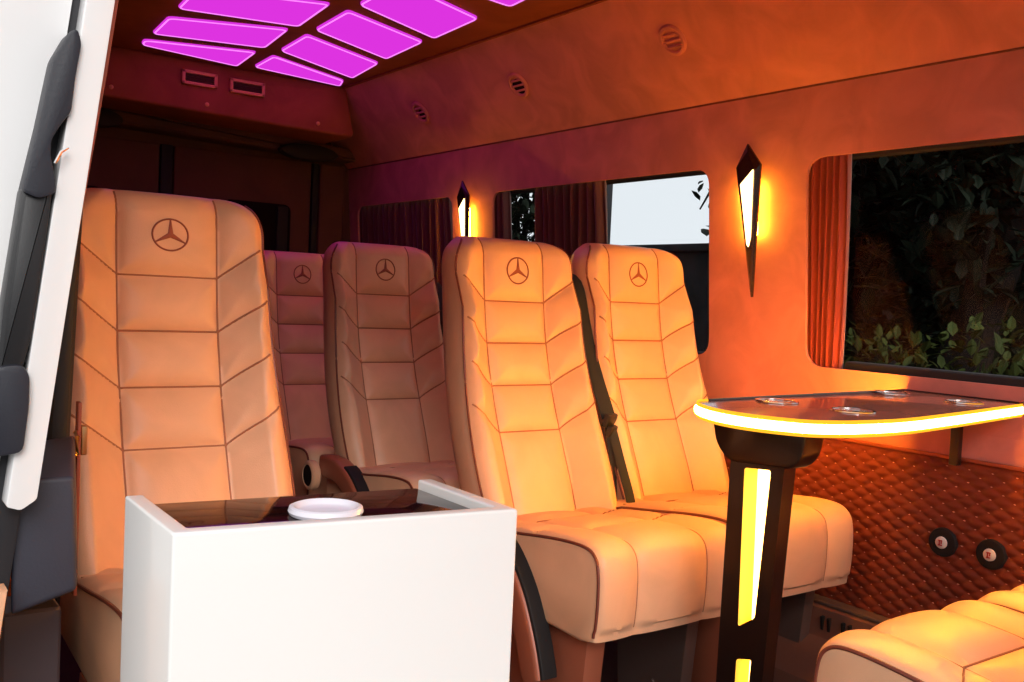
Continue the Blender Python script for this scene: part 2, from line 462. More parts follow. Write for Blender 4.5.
def make_backrest(parent, kz=1.):
    zs = np.concatenate([np.linspace(-.07, .64, 120), ZTOP - (ZTOP - .64) * (1 - np.linspace(0, 1, 24)[1:]) ** 1.6])
    nx = 84
    rows = []; TH = .088
    for z in zs:
        w = float(half_w(z)); s = np.sin(np.linspace(-PI / 2, PI / 2, nx + 1)) * .35 + np.linspace(-1, 1, nx + 1) * .65
        xs = s * w
        ys = front_y(xs, np.full_like(xs, z))
        a = float(np.clip((z - (ZTOP - .045)) / .045, 0, 1)); top = .045 * (1 - math.sqrt(max(0, 1 - a * a)))
        yb = float(prof_y(z)) + TH - top
        ye = ys[-1]
        L = max(.002, yb - ye)
        side = [(w + .003, ye + L * .25), (w + .002, ye + L * .6), (w - .012, ye + L * .9)]
        back = [(u * (w - .03), yb - .004 * abs(u)) for u in np.linspace(1, -1, 9)]
        ring = [(x, y) for x, y in zip(xs, ys)] + side + back + [(-x, y) for x, y in side[::-1]]
        rows.append([(x, y, z * kz) for x, y in ring])
    n = len(rows[0]); V = [p for r in rows for p in r]; F = []
    for j in range(len(rows) - 1):
        for i in range(n): F.append((j * n + i, j * n + (i + 1) % n, (j + 1) * n + (i + 1) % n, (j + 1) * n + i))
    F.append(tuple(range(n))); F.append(tuple(range((len(rows) - 1) * n, len(rows) * n)))
    mb = MB(); mb.add(V, F, 0)
    # seam threads, made thick and brown to paint in soft groove shade
    def seam(pts, r=.0025):
        P = [(x, float(front_y(np.float64(x), np.float64(z))) - .0012, z * kz) for x, z in pts]
        mb.tube(P, r, 5, 1)
    for sx in (-1, 1):
        seam([(sx * XS, z) for z in np.linspace(-.06, ZTOP - .006, 90)])
        for k in SEAMS_Z:
            m = .006
            L = []
            for t in np.linspace(0, 1, 22):
                x = XS + t * .13; z = k + t * .13 * .78
                if x < half_w(z) - m: L.append((sx * x, z))
            seam(L)
    for k in SEAMS_Z: seam([(x, k) for x in np.linspace(-XS, XS, 24)])
    o = mb.build('backrest', [M['leather'], M['stitch']], parent, sharp=60)
    for sx in (-1, 1):
        P = []; pb = MB()
        for z in np.concatenate([np.linspace(-.06, .63, 70), np.linspace(.635, ZTOP - .012, 16)]):
            w = float(half_w(z)); P.append((sx * (w + .001), float(front_y(np.float64(sx * w), np.float64(z))) - .001, z * kz))
        pb.tube(P, .0029, 6); pb.build('piping', M['piping'], o)
    # embroidered three-pointed star in a ring
    eb = MB(); cz, RR = .628, .036
    zc = lambda z: float(z)
    def pt(x, z, d): return (x, float(front_y(np.float64(x), np.float64(z))) - d, z * kz)
    ns = 56
    for r0, r1 in ((RR - .0038, RR),):
        V = []; F = []
        for k in range(ns):
            a = 2 * PI * k / ns
            for r, d in ((r0, .0006), (r0 + .0008, .0022), (r1 - .0008, .0022), (r1, .0006)):
                V.append(pt(r * math.sin(a), cz + r * math.cos(a) / kz, d))
        for k in range(ns):
            j = (k + 1) % ns
            for q in range(3): F.append((4 * k + q, 4 * k + q + 1, 4 * j + q + 1, 4 * j + q))
        eb.add(V, F)
    for k in range(3):
        a = 2 * PI * k / 3
        V = []; F = []; N = 8
        for i in range(N + 1):
            t = i / N; r = t * (RR - .002); hw = .0046 * (1 - t) ** 1.2 + .0014
            for s, d in ((-1, .0010), (0, .0030), (1, .0010)):
                X = r * math.sin(a) + s * hw * math.cos(a); Z = r * math.cos(a) - s * hw * math.sin(a)
                V.append(pt(X, cz + Z / kz, d))
        for i in range(N):
            for s in (0, 1): F.append((3 * i + s, 3 * i + s + 1, 3 * i + 4 + s, 3 * i + 3 + s))
        eb.add(V, F)
    e = mesh_obj('emblem', eb.v, eb.f, M['emblem'], o, True, None, recalc=False)
    e['label'] = 'dark red three-pointed star in a ring'
    return o

def make_cushion(parent, base=0.):
    """seat cushion: profile (y,z) swept across x with puffed, seamed top"""
    prof = spline([(.055, .468), (-.06, .492), (-.20, .512), (-.33, .530), (-.42, .535), (-.458, .522), (-.472, .488), (-.474, .42), (-.468, .350)], 64)
    S = [0]
    for i in range(1, len(prof)): S.append(S[-1] + (prof[i] - prof[i - 1]).length)
    HW = .206
    xs = np.concatenate([[-HW, -HW + .002, -HW + .006], np.linspace(-HW + .012, HW - .012, 64), [HW - .006, HW - .002, HW]])
    lat_y, chev = (-.12, -.30), .55
    V = []; n = None
    for x in xs:
        ins = 0.
        e = HW - abs(x)
        if e < .012: ins = .012 - math.sqrt(max(0, .012 ** 2 - (.012 - e) ** 2))
        ring = []
        for i, p in enumerate(prof):
            a = prof[max(0, i - 1)]; b = prof[min(len(prof) - 1, i + 1)]
            t = (b - a).normalized(); nrm = Vector((t.y, -t.x))   # outward
            if nrm.y < 0 and i < 30: nrm = -nrm
            ax = abs(x)
            d = abs(ax - .1)
            for ly in lat_y:
                dd = abs(p.x - ly) if ax < .1 else abs(p.x - (ly + (ax - .1) * chev)) / 1.14
                if p.y > .45: d = min(d, dd)
            puff = .017 * (1 - math.exp(-min(d, e + .004) / .022))
            if i < 3 or i > len(prof) - 4: puff *= .3
            q = p + nrm * (puff - ins)
            ring.append((x, q.x, q.y + base))
        zb = .338 + ins
        ring += [(x, -.42, zb + base), (x, -.2, .345 + ins + base), (x, .05, .36 + ins + base)]
        n = len(ring); V += ring
    F = []
    for j in range(len(xs) - 1):
        for i in range(n): F.append((j * n + i, j * n + (i + 1) % n, (j + 1) * n + (i + 1) % n, (j + 1) * n + i))
    F.append(tuple(range(n))); F.append(tuple(range((len(xs) - 1) * n, len(xs) * n)))
    mb = MB(); mb.add(V, F, 0)
    top_i = [i for i in range(2, len(prof)) if prof[i].y > .45]
    def on(x, y):
        j1 = int(np.clip(np.searchsorted(xs, x), 1, len(xs) - 1)); j0 = j1 - 1; u = (x - xs[j0]) / (xs[j1] - xs[j0])
        for i in top_i:
            if prof[i].x <= y: break
        t = (prof[i - 1].x - y) / max(1e-6, prof[i - 1].x - prof[i].x); t = min(1, max(0, t))
        q = lambda j, i: Vector(V[j * n + i])
        p = (q(j0, i - 1) * (1 - u) + q(j1, i - 1) * u) * (1 - t) + (q(j0, i) * (1 - u) + q(j1, i) * u) * t
        return (p.x, p.y, p.z + .0012)
    def col(xv): return int(np.argmin(np.abs(xs - xv)))
    for sx in (-1, 1):
        j = col(sx * .1)
        mb.tube([(V[j * n + i][0], V[j * n + i][1] , V[j * n + i][2]) for i in range(2, len(prof) - 2)], .0017, 5, 1)
        for ly in lat_y:
            mb.tube([on(sx * x, ly + (x - .1) * chev) for x in np.linspace(.1, HW - .014, 16)], .0017, 5, 1)
    for ly in lat_y:
        mb.tube([on(x, ly) for x in np.linspace(-.1, .1, 24)], .0017, 5, 1)
    o = mb.build('seat_cushion', [M['leather'], M['stitch']], parent, sharp=50)
    for j in (0, len(xs) - 1):
        pb = MB(); jj = 1 if j == 0 else j - 1
        pb.tube([V[jj * n + i] for i in range(1, len(prof) - 1)], .0034, 6); pb.build('piping', M['piping'], o)
    return o

def make_armrest(parent, base=0.):
    """armrest folded down beside the aisle side of the seat"""
    path = spline([(.02, .525), (-.09, .520), (-.185, .478), (-.258, .405), (-.308, .315), (-.338, .235)], 26)
    V = []; F = []
    prof = []
    W0, W1 = -.278, -.226
    def sweep(th_out, th_in, x0, x1, b, name, mat, par, path=path):
        V = []; F = []; N = len(path)
        sec = rounded([(x0, th_out), (x1, th_out), (x1, -th_in), (x0, -th_in)], b, 3)
        m = len(sec)
        for i, p in enumerate(path):
            a = path[max(0, i - 1)]; c = path[min(N - 1, i + 1)]; t = (c - a).normalized(); nr = Vector((t.y, -t.x))
            if nr.y - nr.x < 0: nr = -nr
            k = 1.
            if i in (0, N - 1): k = .85
            for x, d in sec:
                q = p + nr * d * k
                V.append((x, q.x, q.y + base))
        for i in range(N - 1):
            for j in range(m): F.append((i * m + j, i * m + (j + 1) % m, (i + 1) * m + (j + 1) % m, (i + 1) * m + j))
        F.append(tuple(range(m))); F.append(tuple(range((N - 1) * m, N * m)))
        return mesh_obj(name, V, F, mat, par, True, None, True, 50)
    # outward normal check: path goes forward and down, so nr points up/forward
    o = sweep(.012, .055, W0, W1, .012, 'armrest', M['frame_paint'], parent)
    sweep(.020, -.008, W0 + .008, W1 - .004, .004, 'armrest_pad', M['soft_black'], o, path[7:])
    c = MB(); c.lathe([(.042, 0), (.045, .004), (.045, .02), (.040, .026), (.034, .027), (.030, .022), (0, .022)], (W0 - .0, .045, .470 + base), (-1, 0, 0), 28)
    c.lathe([(.034, 0), (.031, .003), (0, .004)], (W0 - .0225, .045, .470 + base), (-1, 0, 0), 28, 1)
    c.build('armrest_pivot', [M['leather'], M['soft_black']], o)
    return o

def make_legs(parent, base, paint):
    b = MB()
    b.prism([(-.415, .345 + base), (-.13, .345 + base), (-.16, .02), (-.385, .02)], 0, -.205, -.150, bev=.012)
    b.prism(rounded([(-.40, .03), (-.10, .03), (-.10, .0), (-.40, .0)], .006), 0, -.215, -.13, bev=.003)
    b.build('seat_leg', M[paint], parent)
    b = MB()
    b.prism([(-.36, .345 + base), (-.10, .345 + base), (-.13, .02), (-.33, .02)], 0, .150, .190, bev=.008)
    b.lathe([(.008, 0), (.007, .005), (0, .006)], (.150, -.25, .12), (-1, 0, 0), 12)
    b.build('seat_leg', M['grey_frame'], parent)
    b = MB(); b.box((0, -.20, .337 + base), (.36, .34, .022), .006)
    b.build('seat_frame', M['black_plastic'], parent)

def make_belt(parent, base=0., side=1):
    """anchor of the belt at the shoulder of a seat"""
    m = MB()
    P = spline([(side * .188, .19, 1.06), (side * .204, .145, 1.01), (side * .208, .115, .95), (side * .195, .12, .89)], 16)
    m.tube([tuple(p) for p in P], (.010, .030), 10, flat=(1, 0, 0))
    return m.build('belt_guide', M['webbing'], parent)

def make_seat(label, loc, rz=0, kz=1., base=0., arm=False, belt=False, paint='frame_paint', group='tan leather van seats'):
    t = thing('van_seat', label, 'seat', loc, rz, group)
    b = make_backrest(t, kz); b.location = (0, 0, .472 + base)
    make_cushion(t, base)
    make_legs(t, base, paint)
    if arm: make_armrest(t, base)
    if belt: make_belt(t)
    return t

GRP = 'star-embroidered leather seats'
s1 = make_seat('orange-lit tan leather seat with folded armrest, left of the black belt buckle', (1.495, 1.90, 0), arm=True, group=GRP)
for ch in s1.children:
    if ch.name.startswith('seat_cushion'): ch.location.x = -.03
def reseat(src, label, loc, rz=0, drop=()):
    c = src.copy(); COL.objects.link(c); c.location = loc; c.rotation_euler = (0, 0, rz); c['label'] = label
    for ch in list(src.children):
        if ch.name.split('.')[0] in drop: continue
        copy_tree(ch, c)
    return c
s2 = reseat(s1, 'bright yellow-orange lit leather seat beside the wall, behind the glowing table leg', (1.925, 1.90, .012), drop=('armrest',))
s3 = reseat(s1, 'shaded mauve-brown leather seat between the big left seat and the orange pair', (1.495, 2.635, 0))
make_belt(s3)
s4 = reseat(s3, 'rearmost dark red lit leather seat half hidden behind the mauve-brown seat', (1.495, 3.30, -.02), drop=('armrest',))
s5 = make_seat('tall pale tan leather seat nearest the open door, behind the white cabinet', (.62, 1.985, 0), kz=1.10, base=-.032, group=GRP); s5.scale = (1.12, 1, 1)
for ch in s2.children:
    if ch.name.startswith('seat_cushion'): ch.location.x = -.045
# pair facing the other way across the table: only the cushions reach into view
s6 = reseat(s1, 'rear-facing leather seat at the aisle, leftmost of the two under the table front', (1.415, .425, 0), PI, drop=('armrest',))
s7 = reseat(s1, 'rear-facing leather seat against the quilted wall, in the bottom right corner', (1.845, .425, 0), PI, drop=('armrest',))

# belt hanging between the orange pair
bt = thing('seat_belt', 'black seat belt hanging between the two orange-lit seats', 'seat belt', (1.71, 2.0, .45))
def rel(p): return (p[0] - 1.71, p[1] - 2.0, p[2] - .45)
wb = MB()
P = spline([(1.70, 2.17, 1.10), (1.712, 2.10, 1.075), (1.715, 2.062, .976), (1.715, 2.03, .895), (1.715, 1.99, .816), (1.715, 1.953, .753), (1.715, 1.935, .72)], 24)
wb.tube([rel(p) for p in P], (.019, .0016), 10, flat=(-.5, -.8, .25))
P = spline([(1.715, 1.928, .70), (1.715, 1.905, .625), (1.714, 1.897, .55), (1.714, 1.90, .47)], 18)
wb.tube([rel(p) for p in P], (.015, .0016), 10, flat=(-.5, -.8, .25))
P = spline([(1.717, 1.925, .70), (1.716, 1.875, .60), (1.716, 1.84, .53), (1.714, 1.825, .49)], 18)
wb.tube([rel(p) for p in P], (.012, .0016), 10, flat=(-.5, -.8, .25))
wb.build('webbing', M['webbing'], bt)
bk = MB(); rot = Matrix.Rotation(.35, 3, 'Z') @ Matrix.Rotation(.3, 3, 'X')
bk.box(rel((1.715, 1.930, .715)), (.050, .016, .036), .005, rot=rot)
bk.box(rel((1.716, 1.922, .687)), (.036, .014, .03), .004, rot=rot)
bk.build('buckle', M['black_plastic'], bt)

# ------------------------------------------------------------------ table with LED edge
tb = thing('fixed_table', 'dark glossy table with glowing amber edge on an illuminated leg', 'table', (1.45, 1.17, 0))
TO = Vector((1.45, 1.17, 0))
outline = [(1.43, 1.315), (1.378, 1.300), (1.335, 1.25), (1.305, 1.175), (1.306, 1.098), (1.340, 1.025), (1.385, .998), (1.436, .985), (1.557, .978), (1.771, 1.006), (2.150, 1.068)]
outl = [tuple(p) for p in spline([(1.60, 1.3305)] + outline, 90)]
full = outl + [(2.188, 1.074), (2.188, 1.378), (2.06, 1.366)]
rl2 = [(x - TO.x, y - TO.y) for x, y in full]
t = MB(); t.prism(rl2, 2, .824, .845, bev=.0025)
top = t.build('tabletop', M['table_top'], tb, sharp=30)
edge = [(2.170, 1.3755), (2.06, 1.366)] + outl + [(2.150, 1.068)]
ed = MB(); ed.tube([(x - TO.x, y - TO.y, .8335) for x, y in edge], (.0055, .0085), 10)
ed.build('led_strip', M['led'], tb)['label'] = 'glowing amber edge strip'
M['amber_bloom'] = emat('amber_bloom_glow', (1, .40, .02), 1.6)  # orange bloom around the strip, put in as thin glowing beads
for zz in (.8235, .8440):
    be = MB(); be.tube([(x - TO.x, y - TO.y, zz) for x, y in edge], (.0018, .0045), 8); be.build('led_bloom_fringe', M['amber_bloom'], tb)
rim = MB(); rim.tube([(x - TO.x, y - TO.y, .846) for x, y in ((1.42, 1.312), (1.60, 1.328), (2.06, 1.363), (2.178, 1.372), (2.18, 1.08))], .003, 6)
rim.build('edge_bead', M['table_dark'], tb)
for hx, hy in ((1.555, 1.255), (1.575, 1.095), (2.035, 1.315), (2.03, 1.135)):
    c = MB(); pr = [(.040, 0), (.0425, .0015), (.0425, .004), (.039, .005), (.036, .004), (.036, .0012), (0, .0012)]
    c.lathe(pr, (hx - TO.x, hy - TO.y, .845), (0, 0, 1), 32)
    h = c.build('cup_recess', M['chrome'], tb)
    c = MB(); c.lathe([(.034, 0), (.033, .0006), (0, .0008)], (hx - TO.x, hy - TO.y, .8462), (0, 0, 1), 32)
    c.build('recess_base', M['table_top'], h)
# leg: slab column with a recessed illuminated slot on its aisle face
LX = 1.42
cap = MB(); cap.prism(rounded([(1.298 - TO.y, .824), (1.072 - TO.y, .824), (1.076 - TO.y, .775), (1.100 - TO.y, .745), (1.248 - TO.y, .735), (1.283 - TO.y, .765)], [.004, .004, .02, .02, .02, .02]), 0, LX - TO.x - .006, LX - TO.x + .048, bev=.008)
cap.build('leg_cap', M['table_dark'], tb, sharp=40)
def leg_column():
    b = MB()
    yl = lambda z: 1.247 + (.74 - z) * .012; yr = lambda z: 1.120 + (.74 - z) * .055
    slots = [((1.212, .735 - .005), (1.150, .735), (1.168, .455), (1.206, .428)), ((1.205, .366), (1.170, .376), (1.180, .20), (1.207, .18))]
    bm = bmesh.new(); E = []; holes = []
    def loop(pts, x):
        vs = [bm.verts.new((x, y - TO.y, z)) for y, z in pts]
        return vs, [bm.edges.new((vs[i], vs[(i + 1) % len(vs)])) for i in range(len(vs))]
    x0 = LX - TO.x
    outer, e = loop([(yl(.74), .745), (yr(.74), .745), (yr(.02), .02), (yl(.02), .02)], x0); E += e
    for s in slots:
        vs, e = loop(rounded(list(s), .006, 3), x0); E += e; holes.append(vs)
    bmesh.ops.triangle_fill(bm, edges=E, use_beauty=True, use_dissolve=False)
    back = [bm.verts.new((x0 + .040, v.co.y + (.006 if i in (1, 2) else 0), v.co.z)) for i, v in enumerate(outer)]
    for i in range(4): bm.faces.new((outer[i], outer[(i + 1) % 4], back[(i + 1) % 4], back[i]))
    bm.faces.new(back[::-1])
    for vs in holes:
        ym = sum(v.co.y for v in vs) / len(vs)
        bk_ = [bm.verts.new((x0 + .028, v.co.y - (.014 if v.co.y > ym else 0), v.co.z)) for v in vs]
        for i in range(len(vs)): 
            f = bm.faces.new((vs[i], vs[(i + 1) % len(vs)], bk_[(i + 1) % len(vs)], bk_[i])); f.material_index = 1
    me = bpy.data.meshes.new('leg_column'); bmesh.ops.recalc_face_normals(bm, faces=bm.faces); bm.to_mesh(me); bm.free()
    me.materials.append(M['table_dark']); me.materials.append(M['amber_wall'])
    o = link(bpy.data.objects.new('leg_column', me), tb)
    for s in slots:
        p = MB(); p.prism([(y - TO.y, z) for y, z in rounded(list(s), .006, 3)], 0, x0 + .024, x0 + .0285)
        p.build('slot_light', M['leg_led'], o)['label'] = 'glowing slot in the table leg'
    return o
leg_column()
ft = MB(); ft.box((LX - TO.x + .03, 0, .012), (.16, .22, .024), .008); ft.build('foot_plate', M['table_dark'], tb)
br = MB(); br.box((2.183 - TO.x, 1.232 - TO.y, .755), (.02, .022, .145), .004); br.box((2.12 - TO.x, 1.232 - TO.y, .815), (.13, .022, .016), .004)
br.build('wall_bracket', M['table_dark'], tb)

# ------------------------------------------------------------------ white cabinet
cb = thing('drinks_cabinet', 'white cabinet with black glass top and sunken cup holder', 'cabinet', (.5, 1.1, 0))
CO = Vector((.5, 1.1))
FL, FR, BR_, BL = [Vector(p) - CO for p in ((.302, 1.012), (.708, .958), (.708, 1.168), (.304, 1.215))]
def inset_quad(a, b, c, d, w):
    """inner corners with wall thickness w (front a-b, right b-c, left d-a); back stays open to the glass"""
    ex = (b - a).normalized(); ey = (d - a).normalized(); ez = (c - b).normalized()
    return a + ex * w + ey * w, b - ex * w + ez * w, c - ex * w, d + ex * w
ia, ib, ic, id_ = inset_quad(FL, FR, BR_, BL, .021)
bm = bmesh.new()
H = .768; HG = .748
def V3(p, z): return bm.verts.new((p.x, p.y, z))
o0 = [V3(p, 0.0) for p in (FL, FR, BR_, BL)]; o1 = [V3(p, H) for p in (FL, FR, BR_, BL)]
i1 = [V3(p, H) for p in (ia, ib, ic, id_)]; i0 = [V3(p, HG) for p in (ia, ib, ic, id_)]
for k in (0, 1, 3): bm.faces.new((o0[k], o0[(k + 1) % 4], o1[(k + 1) % 4], o1[k]))
bm.faces.new((o1[0], o1[1], i1[1], i1[0])); bm.faces.new((o1[1], o1[2], i1[2], i1[1])); bm.faces.new((o1[3], o1[0], i1[0], i1[3]))
for k in (0, 1, 3): bm.faces.new((i1[k], i1[(k + 1) % 4], i0[(k + 1) % 4], i0[k]))
bm.faces.new((i0[3], i0[2], i0[1], i0[0]))
bm.faces.new((o0[2], o0[3], o1[3], i1[3], i0[3], i0[2], i1[2], o1[2])); bm.faces.new(o0[::-1])
bmesh.ops.recalc_face_normals(bm, faces=bm.faces)
bmesh.ops.bevel(bm, geom=[e for e in bm.edges if not (e.verts[0].co.z < .01 and e.verts[1].co.z < .01)], offset=.0035, segments=3, affect='EDGES', profile=.6)
me = bpy.data.meshes.new('cabinet_body'); bm.to_mesh(me); bm.free(); me.materials.append(M['white_lacquer'])
me.polygons.foreach_set('use_smooth', np.ones(len(me.polygons), dtype=bool)); me.set_sharp_from_angle(angle=math.radians(40))
link(bpy.data.objects.new('cabinet_body', me), cb)
g = MB()
gi = [p for p in (ia, ib, ic, id_)]
cx = sum((p for p in gi), Vector((0, 0))) / 4
g.prism([tuple(cx + (p - cx) * .985) for p in gi], 2, HG + .0005, HG + .008, bev=.0015)
g.build('glass_top', M['dark_glass'], cb, sharp=30)
cc = Vector((.5035, 1.074)) - CO
c = MB(); c.lathe([(.040, .0), (.0435, .001), (.0455, .005), (.044, .010), (.040, .0115), (.037, .0105), (.034, .007), (.030, .005), (.015, .0042), (0, .004)], (cc.x, cc.y, HG + .008), (0, 0, 1), 44)
c.build('cup_holder', M['cup_plastic'], cb)
# ------------------------------------------------------------------ wall sconces
def sconce(label, dy, dz, k=1.):
    t = thing('wall_sconce', label, 'wall light', (wx(1.07 + dz) - .001, 1.885 + dy, 1.07 + dz), 0, 'kite-shaped wall sconces')
    t.rotation_euler = (0, -math.atan(.08), 0); t.scale = (1, k, k)
    Y = lambda y: (y - 1.885) * .98
    Z = lambda z: z - 1.07
    out = [(Y(1.889), Z(1.500)), (Y(1.931), Z(1.437)), (Y(1.875), Z(1.070)), (Y(1.870), Z(1.070)), (Y(1.841), Z(1.440))]
    ridge = [(Y(1.882), Z(1.478)), (Y(1.853), Z(1.425)), (Y(1.8715), Z(1.12))]
    xo, xr = -.036, -.044
    off = lambda z: 0
    V = [(xo + .006, *p) for p in out] + [(xo, *p) for p in out] + [(xr, *p) for p in ridge]
    r0, r1, r2 = 10, 11, 12
    F = [(0, 1, 2, 3, 4)] + [(i, (i + 1) % 5, 5 + (i + 1) % 5, 5 + i) for i in range(5)]
    F += [(5, 6, r0), (6, r1, r0), (6, 7, r2, r1), (7, 8, r2), (8, 9, r1, r2), (9, 5, r0, r1)]
    mesh_obj('sconce_body', V, F, M['sconce_body'], t, smooth=False)
    # luminous lens lying on the large facet
    a, b, c_, d = Vector(V[6]), Vector(V[7]), Vector(V[r2]), Vector(V[r1])
    def on(u, v): return (a * (1 - u) + d * u) * (1 - v) + (b * (1 - u) + c_ * u) * v
    q = [on(.20, .13), on(.92, .0), on(.86, .60), on(.60, .66), on(.36, .62)]
    nn = (d - a).cross(b - a).normalized()
    if nn.x > 0: nn = -nn
    l = MB(); l.add([tuple(p + nn * .0005) for p in q] + [tuple(p + nn * .004) for p in q], [(0, 1, 2, 3, 4), (5, 6, 7, 8, 9)] + [(i, (i + 1) % 5, 5 + (i + 1) % 5, 5 + i) for i in range(5)])
    l.build('sconce_lens', M['sconce_lens'], t, smooth=False)
    s = MB()
    s.tube([(-.013, Y(1.933), Z(1.390)), (-.013, Y(1.909), Z(1.235))], (.004, .004), 8)
    s.tube([(-.018, Y(1.866), Z(1.390)), (-.018, Y(1.870), Z(1.245))], (.004, .004), 8)
    s.build('backlight_strip', M['sconce_back'], t)
    m = MB(); m.box((-.016, Y(1.892), Z(1.32)), (.031, .012, .08), .002); m.build('wall_mount', M['sconce_body'], t)
    return t
sconce('dark kite-shaped sconce with glowing face between the two big side windows', -.028, -.006)
sconce('kite-shaped sconce glowing farther back between the two rear side windows', 1.462, -.004)

# ------------------------------------------------------------------ round air vents on the cove
cd = Vector((-.245, 0, .305)).normalized(); cn = Vector((-.305, 0, -.245)).normalized()
for lab, (x, y, z) in (('round suede-coloured air vent nearest the front, high on the sloping panel', (2.005, 2.066, 1.796)),
                       ('round air vent in the middle of the row on the sloping panel', (2.014, 2.841, 1.784)),
                       ('round air vent rearmost on the sloping panel, above the rear sconce', (2.019, 3.54, 1.778))):
    t = thing('air_vent', lab, 'air vent', (x, y, z), 0, 'round air vents')
    a = MB(); a.lathe([(.048, -.004), (.049, .004), (.045, .010), (.037, .010), (.034, .004), (.034, -.004)], (0, 0, 0), cn, 32)
    a.build('vent_ring', M['suede'], t)
    a = MB(); a.lathe([(.034, .001), (0, .0012)], (0, 0, 0), cn, 28); 
    for k in (-1, 0, 1):
        p = cd * (k * .019); hw = math.sqrt(.033 ** 2 - (k * .019) ** 2)
        a.tube([tuple(p + cn * .005 + Vector((0, -hw, 0))), tuple(p + cn * .005 + Vector((0, hw, 0)))], .004, 6, 1)
    a.build('vent_louvre', [M['soft_black'], M['suede']], t)

# header vents and screws
for lab, x0, x1, z0, z1 in (('left square-framed air vent in the rear header under the ceiling lights', 1.178, 1.322, 1.829, 1.887),
                            ('right square-framed air vent in the rear header under the ceiling lights', 1.375, 1.525, 1.826, 1.884)):
    t = thing('header_vent', lab, 'air vent', ((x0 + x1) / 2, 4.02, z0), 0, 'framed vents in the rear header')
    a = MB(); w, h = (x1 - x0) / 2, z1 - z0; b = .013
    a.box((0, -.006, b / 2), (2 * w, .018, b), .003); a.box((0, -.006, h - b / 2), (2 * w, .018, b), .003)
    a.box((-w + b / 2, -.006, h / 2), (b, .018, h), .003); a.box((w - b / 2, -.006, h / 2), (b, .018, h), .003)
    a.build('vent_frame', M['vent_frame'], t)
    a = MB(); a.box((0, .0, h / 2), (2 * w - b, .006, h - b), .001)
    for k in range(4): a.box((0, -.006, b + (h - 2 * b) * (k + .5) / 4), (2 * w - 2 * b, .010, .003), .001)
    a.build('vent_grille', M['rear_trim'], t)
for lab, x, z in (('small screw cap at the left end of the rear header', .911, 1.772), ('small screw cap in the middle of the rear header', 1.285, 1.761), ('small screw cap at the right end of the rear header', 1.776, 1.753)):
    a = MB(); a.lathe([(.009, 0), (.009, .003), (.005, .006), (0, .0065)], (0, 0, 0), (0, -1, 0), 16)
    o = a.build('screw_cap', M['vent_frame']); o.location = (x, 4.0195, z); tag(o, lab, 'screw cap', 'screw caps on the header')
# oval rear speakers
for lab, x, z, w in (('black oval loudspeaker over the right rear door', 1.853, 1.660, .145), ('black oval loudspeaker at the left over the rear doors', .92, 1.69, .10)):
    t = thing('rear_speaker', lab, 'speaker', (x, 4.285, z), 0, 'oval rear speakers')
    V = []; F = []; n = 40
    a = MB(); a.lathe([(.145, .02), (.145, -.01), (.135, -.022), (.12, -.025)], (0, 0, 0), (0, 1, 0), n); o = a.build('speaker_rim', M['soft_black'], t); o.scale = (w / .145, 1, .27)
    a = MB(); a.lathe([(.125, -.012), (.08, -.02), (0, -.024)], (0, 0, 0), (0, 1, 0), n); o = a.build('speaker_grille', M['black_plastic'], t); o.scale = (w / .145, 1, .27)

# ------------------------------------------------------------------ magenta ceiling lights
PAN = [('rearmost magenta ceiling light of the left column, a thin wedge', [(.976, 3.814), (.985, 3.888), (1.388, 3.96), (1.36, 3.675)]),
       ('rearmost magenta ceiling light of the right column, a thin wedge', [(1.441, 3.919), (1.429, 3.684), (1.827, 3.882), (1.863, 3.986)]),
       ('second magenta ceiling light from the rear in the left column', [(.972, 3.69), (.955, 3.43), (1.323, 3.268), (1.358, 3.575)]),
       ('second magenta ceiling light from the rear in the right column', [(1.415, 3.575), (1.397, 3.29), (1.785, 3.48), (1.83, 3.80)]),
       ('third magenta ceiling light of the left column, cut off at the top edge', [(.944, 3.29), (.925, 3.03), (1.302, 2.88), (1.333, 3.20)]),
       ('third magenta ceiling light from the rear in the right column', [(1.39, 3.20), (1.374, 2.91), (1.746, 3.065), (1.772, 3.39)]),
       ('fourth magenta ceiling light of the right column, cut off at the top edge', [(1.368, 2.82), (1.352, 2.53), (1.728, 2.68), (1.750, 2.995)]),
       ('small tip of the frontmost magenta ceiling light at the top edge', [(1.346, 2.44), (1.33, 2.16), (1.705, 2.29), (1.728, 2.50)])]
for lab, poly in PAN:
    cxy = (sum(p[0] for p in poly) / 4, sum(p[1] for p in poly) / 4)
    t = thing('ceiling_light', lab, 'ceiling light', (cxy[0], cxy[1], 1.931), 0, 'magenta ceiling light panels')
    rp = rounded([(x - cxy[0], y - cxy[1]) for x, y in poly], .022, 5)
    a = MB(); a.prism(rp, 2, -.006, .004, bev=.002); a.build('diffuser', M['ceil_light'], t)
    a = MB(); a.tube([(x * .97, y * .97, -.006) for x, y in rp], .0032, 6, closed=True); a.build('led_rim', M['ceil_rim'], t)

